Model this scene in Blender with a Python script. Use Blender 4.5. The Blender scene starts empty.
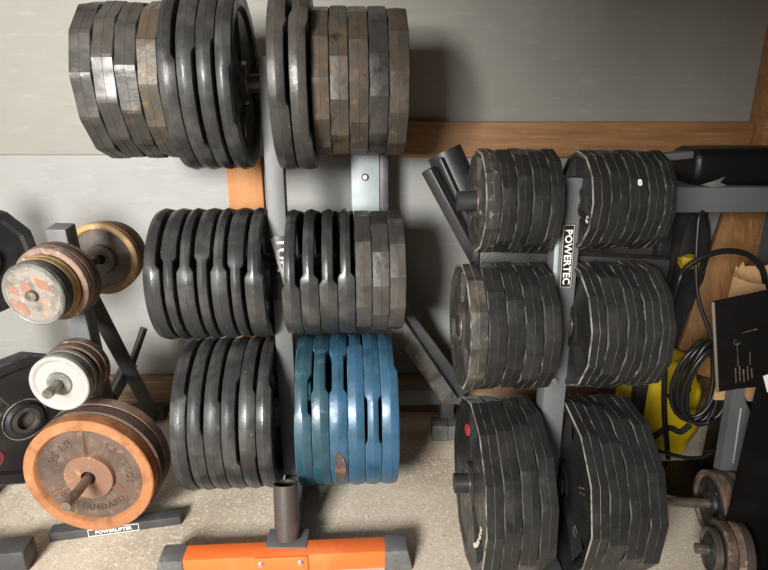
import bpy, bmesh, math, random
from mathutils import Vector, Matrix, noise
random.seed(7)
R_ = math.radians
COL = bpy.context.scene.collection
# ------------------------------------------------------------------ camera, light
F, PITCH, CAMH = 570.0, R_(18.0), 1.2
cam_d = bpy.data.cameras.new('camera')
cam = bpy.data.objects.new('camera', cam_d); COL.objects.link(cam)
cam.location = (0, 0, CAMH); cam.rotation_euler = (R_(90) - PITCH, 0, 0)
cam_d.sensor_fit = 'HORIZONTAL'; cam_d.sensor_width = 36.0
cam_d.lens = 36.0 * F / 768.0; cam_d.clip_start = 0.02
sc = bpy.context.scene
sc.camera = cam
sc.view_settings.view_transform = 'Standard'; sc.view_settings.look = 'None'
sc.view_settings.gamma = 1; sc.view_settings.use_curve_mapping = False
sc.view_settings.exposure = 0.0
W = bpy.data.worlds.new('world'); sc.world = W; W.use_nodes = True
bg = W.node_tree.nodes['Background']
bg.inputs[0].default_value = (1.0, 0.95, 0.82, 1); bg.inputs[1].default_value = 0.85
def area(name, loc, target, sx, sy, power, color, spread=180):
    l = bpy.data.lights.new(name, 'AREA'); l.shape = 'RECTANGLE'; l.size = sx; l.size_y = sy
    l.energy = power; l.color = color; l.spread = R_(spread)
    o = bpy.data.objects.new(name, l); COL.objects.link(o); o.location = loc
    o.rotation_euler = (Vector(target) - Vector(loc)).to_track_quat('-Z', 'Y').to_euler()
    return o
area('doorway_daylight', (-1.30, -2.0, 1.76), (-0.60, 1.9, 0.80), 0.95, 0.85, 142, (1.0, 0.975, 0.93), 120)
area('fill_light', (-2.5, -0.3, 1.2), (-0.4, 1.9, 0.8), 0.8, 1.2, 4, (0.95, 0.98, 1.0), 120)  # added fill lamp without a real source, softens the wall shadows

# ------------------------------------------------------------------ helpers
def at(px, py, y):
    """point of the plane Y=y seen at pixel px,py"""
    u = (285 - py) / F; x = (px - 384) / F
    d = math.cos(PITCH) + u * math.sin(PITCH); z = -math.sin(PITCH) + u * math.cos(PITCH)
    return Vector((x * y / d, y, CAMH + z * y / d))
def fl(px, py, z=0.0):
    u = (285 - py) / F; x = (px - 384) / F
    d = math.cos(PITCH) + u * math.sin(PITCH); zz = -math.sin(PITCH) + u * math.cos(PITCH)
    y = (z - CAMH) / zz * d
    return Vector((x * y / d, y, z))
def px_of(P):
    y, z = P[1], P[2] - CAMH
    d = y * math.cos(PITCH) - z * math.sin(PITCH)
    return 384 + F * P[0] / d, 285 - F * (y * math.sin(PITCH) + z * math.cos(PITCH)) / d

def tagit(o, label=None, cat=None, group=None, kind=None):
    if label: o['label'] = label
    if cat: o['category'] = cat
    if group: o['group'] = group
    if kind: o['kind'] = kind
    return o
def empty(name, loc, label, cat, group=None, rz=0.0):
    o = bpy.data.objects.new(name, None); COL.objects.link(o); o.empty_display_size = .02
    o.location = loc; o.rotation_euler = (0, 0, rz)
    return tagit(o, label, cat, group)
def finish(name, bm, mats, parent=None, loc=(0, 0, 0), rot=(0, 0, 0), sharp=28, world=False):
    bmesh.ops.recalc_face_normals(bm, faces=bm.faces)
    me = bpy.data.meshes.new(name); bm.to_mesh(me); bm.free()
    for m in (mats if isinstance(mats, (list, tuple)) else [mats]): me.materials.append(m)
    me.polygons.foreach_set('use_smooth', [True] * len(me.polygons))
    me.set_sharp_from_angle(angle=R_(sharp)); me.update()
    o = bpy.data.objects.new(name, me); COL.objects.link(o)
    o.location = loc; o.rotation_euler = rot
    if parent:
        o.parent = parent
        if world:   # geometry was written in world coordinates
            pr = parent
            chain = []
            while pr: chain.append(pr); pr = pr.parent
            M = Matrix.Identity(4)
            for c in reversed(chain): M = M @ Matrix.Translation(c.location) @ c.rotation_euler.to_matrix().to_4x4()
            me.transform(M.inverted())
    return o
def box(bm, lo, hi, bev=0.003, seg=2, mat=0, M=None):
    r = bmesh.ops.create_cube(bm, size=1)
    vs = r['verts']
    c = [(a + b) / 2 for a, b in zip(lo, hi)]; s = [abs(b - a) for a, b in zip(lo, hi)]
    for v in vs: v.co = Vector((v.co.x * s[0] + c[0], v.co.y * s[1] + c[1], v.co.z * s[2] + c[2]))
    fs = set(f for v in vs for f in v.link_faces)
    for f in fs: f.material_index = mat
    if bev > 0:
        es = list(set(e for v in vs for e in v.link_edges))
        g = bmesh.ops.bevel(bm, geom=es, offset=min(bev, min(s) * .45), segments=seg, affect='EDGES', profile=.5)
        vs = list(set(v for f in g['faces'] for v in f.verts) | set(v for v in vs if v.is_valid))
    if M is not None:
        for v in vs: v.co = M @ v.co
    return vs
def beam(bm, p0, p1, w, d, up=(0, 0, 1), bev=.004, mat=0):
    """box section from p0 to p1: w across, d along 'up'"""
    p0, p1 = Vector(p0), Vector(p1); z = (p1 - p0); L = z.length; z.normalize()
    up = Vector(up); x = up.cross(z)
    if x.length < 1e-4: x = Vector((1, 0, 0))
    x.normalize(); y = z.cross(x)
    M = Matrix(((x.x, y.x, z.x, p0.x), (x.y, y.y, z.y, p0.y), (x.z, y.z, z.z, p0.z), (0, 0, 0, 1)))
    box(bm, (-w / 2, -d / 2, 0), (w / 2, d / 2, L), bev, 2, mat, M)
def tube(bm, pts, r, n=12, mat=0, cap=True, hollow=0.0):
    pts = [Vector(p) for p in pts]; rings = []
    rr = r if isinstance(r, (list, tuple)) else [r] * len(pts)
    t0 = (pts[1] - pts[0]).normalized()
    a = Vector((0, 0, 1)) if abs(t0.z) < .9 else Vector((1, 0, 0))
    nrm = (a - t0 * a.dot(t0)).normalized()
    for i, p in enumerate(pts):
        t = (pts[min(i + 1, len(pts) - 1)] - pts[max(i - 1, 0)]).normalized()
        nrm = (nrm - t * nrm.dot(t)).normalized(); b = t.cross(nrm)
        rings.append([bm.verts.new(p + (nrm * math.cos(k * 2 * math.pi / n) + b * math.sin(k * 2 * math.pi / n)) * rr[i]) for k in range(n)])
    for a_, b_ in zip(rings, rings[1:]):
        for k in range(n):
            f = bm.faces.new((a_[k], a_[(k + 1) % n], b_[(k + 1) % n], b_[k])); f.material_index = mat
    if hollow:
        for ring, p, q in ((rings[0], pts[0], pts[1]), (rings[-1], pts[-1], pts[-2])):
            dirv = (q - p).normalized() * min(.12, (q - p).length * .9)
            inn = [bm.verts.new(p + (v.co - p) * hollow) for v in ring]
            dp = [bm.verts.new(v.co + dirv) for v in inn]
            for k in range(n):
                k2 = (k + 1) % n
                bm.faces.new((ring[k], ring[k2], inn[k2], inn[k])); bm.faces.new((inn[k], inn[k2], dp[k2], dp[k]))
            bm.faces.new(dp)
    elif cap:
        bm.faces.new(rings[0]); bm.faces.new(rings[-1])
    for ring in rings:
        for v in ring:
            for f in v.link_faces: f.material_index = mat
def bez(p0, p1, p2, p3, n=16):
    p0, p1, p2, p3 = map(Vector, (p0, p1, p2, p3)); o = []
    for i in range(n + 1):
        t = i / n; s = 1 - t
        o.append(p0 * s ** 3 + p1 * 3 * s * s * t + p2 * 3 * s * t * t + p3 * t ** 3)
    return o
def spline(pts, n=8):
    P = [Vector(p) for p in pts]; P = [P[0] * 2 - P[1]] + P + [P[-1] * 2 - P[-2]]; o = []
    for i in range(1, len(P) - 2):
        for k in range(n):
            t = k / n; a, b, c, d = P[i - 1], P[i], P[i + 1], P[i + 2]
            o.append(.5 * ((2 * b) + (c - a) * t + (2 * a - 5 * b + 4 * c - d) * t * t + (3 * b - a - 3 * c + d) * t ** 3))
    o.append(P[-2]); return o
def text_bm(s, size, ext=.001, bold=0.0, spacing=1.0):
    cu = bpy.data.curves.new('tmp', 'FONT'); cu.body = s; cu.size = size; cu.extrude = ext; cu.offset = bold
    cu.align_x = 'CENTER'; cu.align_y = 'CENTER'; cu.space_character = spacing; cu.resolution_u = 2
    o = bpy.data.objects.new('tmp', cu); COL.objects.link(o)
    dg = bpy.context.evaluated_depsgraph_get(); dg.update()
    me = bpy.data.meshes.new_from_object(o.evaluated_get(dg))
    bm = bmesh.new(); bm.from_mesh(me)
    bpy.data.objects.remove(o); bpy.data.curves.remove(cu); bpy.data.meshes.remove(me)
    return bm
def arc(bm, r, ang, flip=False):
    """bend text lying in XY round a circle of radius r, centred on angle ang (degrees)"""
    a0 = R_(ang)
    for v in bm.verts:
        x, y, z = v.co
        if not flip: a = a0 - x / r; q = r + y
        else: a = a0 + x / r; q = r - y
        v.co = (q * math.cos(a), q * math.sin(a), z)
def merge(dst, src, M=None, mat=None):
    if M is not None: bmesh.ops.transform(src, matrix=M, verts=src.verts)
    me = bpy.data.meshes.new('t'); src.to_mesh(me); src.free()
    n0 = len(dst.faces); dst.from_mesh(me); bpy.data.meshes.remove(me)
    if mat is not None:
        dst.faces.ensure_lookup_table()
        for f in dst.faces[n0:]: f.material_index = mat

# ------------------------------------------------------------------ materials
def mat(name, base, rough=.5, metal=0.0, spots=(), bump=0.0, bscale=60, coords='Object', spec=.5, rvar=.0, emit=None):
    """spots: list of (colour, noise scale, threshold lo, hi, detail, stretch)"""
    m = bpy.data.materials.new(name); m.use_nodes = True
    nt = m.node_tree; N = nt.nodes; L = nt.links; b = N['Principled BSDF']
    b.inputs['Roughness'].default_value = rough; b.inputs['Metallic'].default_value = metal
    b.inputs['Specular IOR Level'].default_value = spec
    tc = N.new('ShaderNodeTexCoord'); oi = N.new('ShaderNodeObjectInfo')
    ad = N.new('ShaderNodeVectorMath'); ad.operation = 'ADD'
    mu = N.new('ShaderNodeVectorMath'); mu.operation = 'SCALE'; mu.inputs['Scale'].default_value = 7.0
    cb = N.new('ShaderNodeCombineXYZ')
    for i in range(3): L.new(oi.outputs['Random'], cb.inputs[i])
    L.new(cb.outputs[0], mu.inputs[0]); L.new(tc.outputs[coords], ad.inputs[0]); L.new(mu.outputs[0], ad.inputs[1])
    cur = None
    rgb = N.new('ShaderNodeRGB'); rgb.outputs[0].default_value = (*base, 1); cur = rgb.outputs[0]
    for sp in spots:
        col, scl, lo, hi = sp[:4]; det = sp[4] if len(sp) > 4 else 6; st = sp[5] if len(sp) > 5 else (1, 1, 1)
        mp = N.new('ShaderNodeMapping'); mp.inputs['Scale'].default_value = st
        L.new(ad.outputs[0], mp.inputs[0])
        nz = N.new('ShaderNodeTexNoise'); nz.inputs['Scale'].default_value = scl; nz.inputs['Detail'].default_value = det
        nz.inputs['Roughness'].default_value = .62
        L.new(mp.outputs[0], nz.inputs['Vector'])
        r = N.new('ShaderNodeMapRange'); r.inputs['From Min'].default_value = lo; r.inputs['From Max'].default_value = hi
        L.new(nz.outputs['Fac'], r.inputs['Value'])
        mx = N.new('ShaderNodeMix'); mx.data_type = 'RGBA'; mx.inputs['B'].default_value = (*col, 1)
        L.new(r.outputs[0], mx.inputs['Factor']); L.new(cur, mx.inputs['A']); cur = mx.outputs['Result']
    L.new(cur, b.inputs['Base Color'])
    if rvar:
        nz = N.new('ShaderNodeTexNoise'); nz.inputs['Scale'].default_value = 25; nz.inputs['Detail'].default_value = 5
        L.new(ad.outputs[0], nz.inputs['Vector'])
        r = N.new('ShaderNodeMapRange'); r.inputs['From Min'].default_value = .3; r.inputs['From Max'].default_value = .7
        r.inputs['To Min'].default_value = max(0, rough - rvar); r.inputs['To Max'].default_value = min(1, rough + rvar)
        L.new(nz.outputs['Fac'], r.inputs['Value']); L.new(r.outputs[0], b.inputs['Roughness'])
    if bump:
        nz = N.new('ShaderNodeTexNoise'); nz.inputs['Scale'].default_value = bscale; nz.inputs['Detail'].default_value = 7
        L.new(ad.outputs[0], nz.inputs['Vector'])
        bp = N.new('ShaderNodeBump'); bp.inputs['Strength'].default_value = bump * (.35 if name not in ('garage_concrete', 'grey_insulation_board', 'silver_grey_insulation_board') else .8); bp.inputs['Distance'].default_value = .01
        L.new(nz.outputs['Fac'], bp.inputs['Height']); L.new(bp.outputs[0], b.inputs['Normal'])
    return m
M = {}
M['rubber'] = mat('worn_black_rubber', (.017, .017, .0165), .34, 0, [((.030, .028, .026), 9, .50, .75), ((.16, .15, .13), 48, .66, .84, 8), ((.012, .012, .012), 14, .55, .75)], .22, 90, rvar=.14)
M['frame_black'] = mat('black_powder_coat', (.020, .020, .021), .42, 0, [((.035, .035, .035), 10, .5, .7), ((.15, .15, .14), 90, .70, .80)], .08, 160)
M['rubber_dusty'] = mat('dusty_black_rubber', (.030, .029, .026), .5, 0, [((.09, .08, .06), 12, .50, .68, 8), ((.28, .25, .19), 40, .60, .78, 8), ((.014, .014, .014), 16, .52, .70)], .25, 90, rvar=.12)
M['iron'] = mat('worn_black_iron', (.050, .048, .045), .40, .25, [((.11, .10, .088), 7, .45, .70), ((.15, .10, .065), 22, .60, .82, 8), ((.30, .27, .24), 60, .68, .82, 8), ((.02, .02, .02), 16, .56, .72)], .25, 70, rvar=.12)
M['rusty_black'] = mat('rust_stained_black_iron', (.058, .054, .047), .42, .2, [((.11, .082, .055), 9, .42, .62), ((.22, .12, .05), 26, .58, .74, 8), ((.02, .02, .02), 18, .56, .70)], .28, 70, rvar=.12)
M['brown_iron'] = mat('brown_cast_iron', (.10, .080, .055), .42, .3, [((.20, .15, .10), 8, .42, .62), ((.05, .04, .03), 16, .5, .7), ((.32, .26, .2), 40, .64, .8)], .2, 70, rvar=.12)
M['gloss'] = mat('glossy_black_enamel', (.030, .031, .032), .33, .1, [((.085, .085, .08), 9, .48, .72), ((.28, .27, .25), 50, .68, .80, 8)], .15, 60, rvar=.12)
M['edge'] = mat('dusty_scuffed_edge', (.12, .115, .105), .6, .1, [((.03, .03, .03), 26, .38, .58), ((.42, .40, .36), 45, .62, .78)], .1, 80)
M['bright_edge'] = mat('rubbed_pale_edge', (.30, .285, .25), .55, .1, [((.05, .05, .05), 22, .44, .60)], .1, 80)
M['blue'] = mat('worn_blue_paint', (.036, .105, .185), .36, .1, [((.022, .070, .115), 9, .45, .65), ((.09, .16, .21), 22, .60, .76), ((.03, .045, .055), 18, .60, .74), ((.17, .12, .09), 34, .68, .80)], .22, 60, rvar=.12)
M['blue_edge'] = mat('rubbed_blue_edge', (.12, .23, .30), .5, 0, [((.04, .10, .15), 22, .45, .6)], .1, 80)
M['teal'] = mat('worn_teal_blue_paint', (.026, .075, .105), .36, .1, [((.02, .05, .065), 9, .45, .65), ((.10, .17, .20), 22, .60, .76)], .22, 60, rvar=.12)
M['rust_patch'] = mat('bare_rusty_iron', (.10, .07, .055), .7, .2, [((.22, .13, .08), 40, .5, .65)], .4, 120)
M['rust'] = mat('orange_rust', (.37, .155, .062), .75, 0, [((.25, .10, .04), 14, .48, .62), ((.44, .22, .10), 30, .55, .72), ((.2, .09, .05), 60, .64, .75)], .35, 130)
M['rust_dark'] = mat('dark_brown_rust', (.125, .082, .062), .65, .1, [((.07, .05, .04), 12, .45, .62), ((.19, .125, .09), 40, .54, .70), ((.32, .24, .19), 80, .66, .76)], .45, 150)
M['rust_hub'] = mat('smooth_rust_brown', (.24, .13, .085), .6, .15, [((.22, .12, .08), 18, .48, .64), ((.48, .30, .18), 40, .56, .7)], .25, 120)
M['tan_rust'] = mat('tan_rust', (.36, .235, .10), .6, .1, [((.20, .13, .07), 14, .48, .62), ((.5, .36, .19), 30, .56, .7)], .3, 110)
M['pinkrust'] = mat('pinkish_brown_rust', (.28, .185, .14), .65, .1, [((.13, .09, .07), 14, .45, .62), ((.48, .36, .29), 50, .56, .7)], .4, 130)
M['steelgrey'] = mat('dull_grey_iron', (.22, .22, .20), .45, .4, [((.10, .10, .09), 16, .46, .62), ((.40, .38, .33), 40, .58, .72)], .3, 110)
M['oldface'] = mat('worn_grey_face_with_rust', (.235, .215, .195), .6, .1, [((.14, .12, .10), 26, .48, .62), ((.36, .20, .13), 30, .56, .64, 4), ((.42, .40, .38), 60, .60, .70)], .3, 100)
M['patch'] = mat('salmon_paint_patch', (.25, .125, .085), .7, 0, [((.27, .19, .15), 60, .55, .65)], .2, 120)
M['white'] = mat('white_chipped_paint', (.33, .33, .318), .55, 0, [((.38, .375, .35), 30, .50, .66), ((.18, .16, .13), 60, .66, .74)], .3, 120)
M['peg'] = mat('worn_steel_peg', (.25, .22, .19), .38, .7, [((.13, .11, .09), 30, .48, .62), ((.4, .37, .33), 60, .58, .7)], .15, 120)
M['darkpeg'] = mat('dark_rubbed_peg', (.09, .085, .08), .35, .4, [((.18, .15, .12), 30, .5, .66)], .15, 90)
M['frame_grey'] = mat('grey_powder_coat', (.125, .130, .133), .50, 0, [((.10, .104, .107), 6, .45, .65), ((.25, .25, .25), 80, .68, .78)], .06, 200)
M['frame_dark'] = mat('charcoal_powder_coat', (.055, .056, .058), .45, 0, [((.09, .09, .09), 10, .5, .7), ((.25, .24, .22), 90, .70, .80)], .08, 160)
M['frame_brown'] = mat('brown_black_steel', (.075, .062, .055), .45, .2, [((.14, .11, .09), 12, .5, .66)], .1, 120)
M['silver'] = mat('pale_blue_grey_steel', (.42, .47, .48), .45, .1, [((.33, .38, .39), 10, .45, .65), ((.2, .2, .2), 90, .72, .8)], .05, 150)
M['orange'] = mat('orange_powder_coat', (.83, .165, .035), .42, 0, [((.88, .22, .07), 8, .45, .65), ((.45, .10, .03), 90, .70, .78)], .04, 150)
M['capgrey'] = mat('dusty_rubber_cap', (.115, .118, .115), .65, 0, [((.18, .18, .17), 22, .5, .68), ((.07, .07, .07), 40, .55, .7)], .2, 140)
M['bolt'] = mat('zinc_bolt', (.62, .6, .56), .35, .8, bump=.1)
M['decal'] = mat('black_decal', (.012, .012, .013), .35)
M['letters'] = mat('white_print', (.82, .82, .80), .5)
M['greyletters'] = mat('faded_print', (.55, .52, .42), .6)
M['red'] = mat('red_badge', (.45, .035, .045), .4)
M['darkred'] = mat('maroon_badge', (.16, .035, .045), .5)
M['concrete'] = mat('garage_concrete', (.66, .58, .465), .85, 0, [((.46, .38, .29), 3.2, .44, .70, 8), ((.80, .73, .60), 90, .50, .66, 8), ((.17, .125, .09), 140, .58, .70, 6), ((.16, .12, .09), 7, .64, .82, 8)], .18, 160)
M['foam'] = mat('grey_insulation_board', (.298, .291, .264), .75, 0, [((.27, .263, .235), 1.6, .42, .64, 4), ((.33, .325, .30), 9, .55, .75, 6, (1, 1, 4)), ((.255, .25, .235), 16, .62, .72, 5, (.4, 1, 5))], .16, 26)
M['foam_low'] = mat('silver_grey_insulation_board', (.320, .322, .31), .70, 0, [((.285, .287, .28), 1.6, .42, .64, 4), ((.36, .36, .35), 9, .55, .75, 6, (1, 1, 5)), ((.27, .268, .26), 20, .62, .72, 5, (.3, 1, 6))], .18, 26)
def wood(name, c1, c2, c3, st, scale=6):
    m = mat(name, c1, .6, 0, [(c2, scale, .40, .62, 5, st), (c3, scale * 2.3, .56, .70, 6, st), (tuple(v * .35 for v in c1), 3.2, .70, .76, 2)], .12, 60)
    return m
M['beamwood'] = wood('pine_beam', (.30, .15, .060), (.21, .10, .040), (.38, .21, .10), (.5, 6, 9))
M['studwood'] = wood('orange_pine', (.47, .195, .050), (.40, .155, .036), (.52, .25, .08), (7, 6, .5))
M['sillwood'] = wood('weathered_sill', (.28, .17, .095), (.18, .11, .07), (.42, .29, .18), (.5, 6, 9))
M['leanwood'] = wood('brown_plank', (.30, .145, .05), (.20, .09, .03), (.38, .20, .08), (9, 6, .6))
M['card'] = mat('torn_cardboard', (.56, .34, .165), .8, 0, [((.44, .26, .12), 12, .45, .62), ((.66, .45, .25), 40, .55, .7)], .2, 90)
M['yellow'] = mat('yellow_plastic', (.58, .41, .01), .42, 0, [((.40, .28, .01), 6, .5, .68)], .15, 30)
M['blackcloth'] = mat('black_cloth', (.014, .014, .015), .8, 0, [((.03, .03, .03), 20, .5, .7)], .3, 80)
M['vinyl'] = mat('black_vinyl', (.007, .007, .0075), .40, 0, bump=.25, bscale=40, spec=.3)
M['cable'] = mat('black_cable_rubber', (.012, .012, .012), .38)
M['panel'] = mat('matt_black_panel', (.005, .005, .005), .6, 0, [((.010, .010, .010), 8, .5, .7)], .05, 100, spec=.12)
M['paneledge'] = mat('pale_panel_edge', (.16, .145, .11), .5)
M['sidewall'] = mat('slate_side_board', (.10, .11, .12), .7, 0, [((.07, .075, .08), 5, .45, .65)], .1, 40)
M['speck'] = mat('black_iron_white_specks', (.022, .021, .02), .5, 0, [((.55, .53, .5), 75, .66, .70, 3), ((.10, .07, .05), 14, .55, .7)], .3, 90)
M['rim_brown'] = mat('brown_rusted_rim', (.155, .100, .072), .6, .1, [((.07, .05, .04), 14, .45, .62), ((.34, .24, .18), 50, .56, .7)], .35, 130)

# ------------------------------------------------------------------ setting
def struct(name, bm, m, **k):
    o = finish(name, bm, m, **k); o['kind'] = 'structure'; return o
WALLY = 2.08
# the rest of the garage: ceiling, left wall and front wall with the open door, all outside the frame
bm = bmesh.new(); box(bm, (-3.25, -3.05, 2.6), (1.45, 2.16, 2.66), 0); struct('ceiling', bm, M['sillwood'])
bm = bmesh.new(); box(bm, (-3.27, -3.05, 0), (-3.2, 2.16, 2.6), 0); struct('wall_left', bm, M['foam'])
bm = bmesh.new(); box(bm, (-.2, -3.07, 0), (1.45, -3.0, 2.6), 0); box(bm, (-3.27, -3.07, 2.2), (-.2, -3.0, 2.6), 0); struct('wall_front', bm, M['frame_brown'])
bm = bmesh.new(); box(bm, (-.70, -.32, 1.47), (1.44, -.25, 2.6), 0); box(bm, (.0, -.32, 0), (1.44, -.25, 1.47), 0); struct('shade_blocker', bm, M['beamwood'])  # unseen blocker added to cut the main light off the upper right wall
bm = bmesh.new(); box(bm, (-3.27, -3.07, -.1), (1.45, 2.16, 0), 0); struct('floor', bm, M['concrete'])
seamz = 1.013
bm = bmesh.new(); box(bm, (-3.2, WALLY, seamz + .0004), (1.36, WALLY + .05, 2.6), .002, mat=0)
box(bm, (-3.2, WALLY - .001, 0.0), (1.36, WALLY + .05, seamz - .0004), .002, mat=1)
box(bm, (-3.2, WALLY + .05, 0), (1.36, WALLY + .08, 2.6), 0, mat=1)
struct('wall_back', bm, [M['foam'], M['foam_low']])
# dents and crease marks in the foam (its own relief)
bm = bmesh.new(); box(bm, (1.345, -3.0, 0), (1.42, WALLY + .08, 2.6), 0); struct('wall_right', bm, M['sidewall'])
bm = bmesh.new(); box(bm, (-3.2, WALLY - .05, 0), (1.34, WALLY - .001, .147), .004); struct('baseboard_back', bm, M['sillwood'])
# horizontal timber fixed on the wall, corner post, stud
a = at(300, 121, WALLY - .045); b = at(762, 119, WALLY - .045)
bm = bmesh.new(); box(bm, (-.20, WALLY - .045, 1.008), (1.275, WALLY - .0015, 1.128), .004); struct('trim_1', bm, M['beamwood'])
bm = bmesh.new(); box(bm, (1.278, WALLY - .10, .149), (1.3435, WALLY - .0015, 2.6), .004); struct('trim_2', bm, M['beamwood'])
a = at(228, 190, WALLY - .02); b = at(263, 190, WALLY - .02)
bm = bmesh.new(); box(bm, (a.x, WALLY - .022, .149), (b.x, WALLY - .0015, 1.005), .002); struct('trim_3', bm, M['studwood'])

# ------------------------------------------------------------------ weight plates
def plate_bm(R, w, kind, phase=0.0, grips=(), holes=None, side_bias=0, hub=.052, edge=True, seam=True, sides=12, bore=.0262, web=.42, rim=.84, seed=0):
    """axis = local X; angle phi: 0 towards -Y, 90 up. kind poly|round.
    grips: [(phi0, phi1, narrow_left, narrow_right)] as fractions cut off the half width"""
    nphi = 144; bm = bmesh.new(); hw = w / 2
    seg = 360.0 / sides
    def poly(ph):
        if kind != 'poly': return 1.0
        a = ((ph - phase) % seg) - seg / 2
        return math.cos(R_(seg / 2)) / math.cos(R_(a))
    def cut(ph):
        cl = cr = 0.0
        for (p0, p1, nl, nr) in grips:
            d0 = ((ph - p0 + 180) % 360) - 180; d1 = ((p1 - ph + 180) % 360) - 180
            span = (p1 - p0) % 360
            inside = ((ph - p0) % 360) / span if span else 0
            dd = min(abs(d0), abs(d1)) if ((ph - p0) % 360) <= span else -1
            if dd >= 0:
                k = min(1.0, dd / 4.0); k = k * k * (3 - 2 * k)
                cl = max(cl, nl * k); cr = max(cr, nr * k)
        return cl, cr
    bev = min(.0019, w * .12)
    # profile: (radius, uses polygon, x fraction of half width, material)
    prof = [(bore, 0, .92), (bore + .0025, 0, 1.0), (hub, 0, 1.0), (hub + .006, 0, web), (R * (rim - .06), .6, web), (R * rim, 1, .93), (R - bev * 2.2, 1, 1.0), (R, 1, 1.0)]
    V = [[], []]
    for si, sg in enumerate((-1, 1)):
        for ri, (r, pf, xf) in enumerate(prof):
            ring = []
            for k in range(nphi):
                ph = k * 360.0 / nphi
                cl, cr = cut(ph)
                f = poly(ph); f = 1 + (f - 1) * pf
                rr = r * f; x = hw * xf
                if ri >= 5: x *= (1 - (cl if sg < 0 else cr))
                if ri == 7: x -= bev; 
                if ri == 5 or ri == 6:
                    rr -= .35 * R * .16 * (cl if sg < 0 else cr) * 0
                a = R_(ph)
                jit = noise.noise(Vector((rr * 30 + seed, ph * .05, sg * 3.0))) * .0005 if ri >= 5 else 0
                ring.append(bm.verts.new((sg * x + jit, -rr * math.cos(a), rr * math.sin(a))))
            V[si].append(ring)
    # side faces
    def is_hole(ri, k):
        if not holes or ri not in (3,): return False
        ph = (k + .5) * 360.0 / nphi
        return any(((ph - h0) % 360) < ((h1 - h0) % 360) for h0, h1 in holes)
    nr = len(prof)
    hole_faces = {}
    for si in (0, 1):
        for ri in range(nr - 1):
            for k in range(nphi):
                k2 = (k + 1) % nphi
                if is_hole(ri, k): continue
                f = bm.faces.new((V[si][ri][k], V[si][ri][k2], V[si][ri + 1][k2], V[si][ri + 1][k]))
                f.material_index = 1 if (edge and ri == 6) else 0
    if holes:
        for ri in (3,):
            for k in range(nphi):
                if not is_hole(ri, k): continue
                k2 = (k + 1) % nphi
                if not is_hole(ri, (k - 1) % nphi): bm.faces.new((V[0][ri][k], V[0][ri + 1][k], V[1][ri + 1][k], V[1][ri][k]))
                if not is_hole(ri, k2): bm.faces.new((V[0][ri][k2], V[0][ri + 1][k2], V[1][ri + 1][k2], V[1][ri][k2]))
                bm.faces.new((V[0][ri][k], V[0][ri][k2], V[1][ri][k2], V[1][ri][k]))
                bm.faces.new((V[0][ri + 1][k], V[0][ri + 1][k2], V[1][ri + 1][k2], V[1][ri + 1][k]))
    # bore
    for k in range(nphi):
        k2 = (k + 1) % nphi; bm.faces.new((V[0][0][k], V[0][0][k2], V[1][0][k2], V[1][0][k]))
    # tread between the two rims with a moulding seam in the middle
    rows = [V[0][-1]]
    ts = (.30, .490, .5, .510, .70) if seam else (.3, .7)
    crown = .0040 if kind == 'round' else .0008
    for t in ts:
        ring = []
        for k in range(nphi):
            a_, b_ = V[0][-1][k].co, V[1][-1][k].co
            p = a_.lerp(b_, t); ph = k * 360.0 / nphi; a = R_(ph)
            out = Vector((0, -math.cos(a), math.sin(a)))
            up = crown * (1 - (2 * t - 1) ** 2) + (.0009 if t == .5 else 0)
            n = noise.noise(Vector((t * 5 + seed * 3.1, math.cos(a) * 4, math.sin(a) * 4)))
            ring.append(bm.verts.new(p + out * (up + n * .0005)))
        rows.append(ring)
    rows.append(V[1][-1])
    for i in range(len(rows) - 1):
        for k in range(nphi):
            k2 = (k + 1) % nphi
            f = bm.faces.new((rows[i][k], rows[i][k2], rows[i + 1][k2], rows[i + 1][k]))
            f.material_index = 1 if (seam and edge and i in (2, 3)) else 0
    return bm

class Group:
    """one peg full of plates"""
    def __init__(s, x0, D, Z, yaw):
        s.u = Vector((math.cos(yaw), math.sin(yaw), 0)); s.v = Vector((-math.sin(yaw), math.cos(yaw), 0))
        s.B = Vector((x0, D, Z)); s.yaw = yaw
    def near(s, t, R):
        C = s.B + s.u * t; d = Vector((0, 0, CAMH)) - C
        d = s.v * d.dot(s.v) + Vector((0, 0, d.z)); return C + d.normalized() * R
    def solve(s, px, R):
        lo, hi = -1.2, 1.6
        for _ in range(50):
            m = (lo + hi) / 2
            if px_of(s.near(m, R))[0] < px: lo = m
            else: hi = m
        return lo
    def phi_at(s, y, R, t):
        """rim angle (deg, 0 towards the viewer, 90 up) seen at image row y"""
        C = s.B + s.u * t; best = None
        for k in range(-120, 121):
            ph = k * 1.0; P = C - s.v * R * math.cos(R_(ph)) + Vector((0, 0, R * math.sin(R_(ph))))
            e = abs(px_of(P)[1] - y)
            if -70 < ph < 110 and (best is None or e < best[0]): best = (e, ph)
        return best[1]

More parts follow.
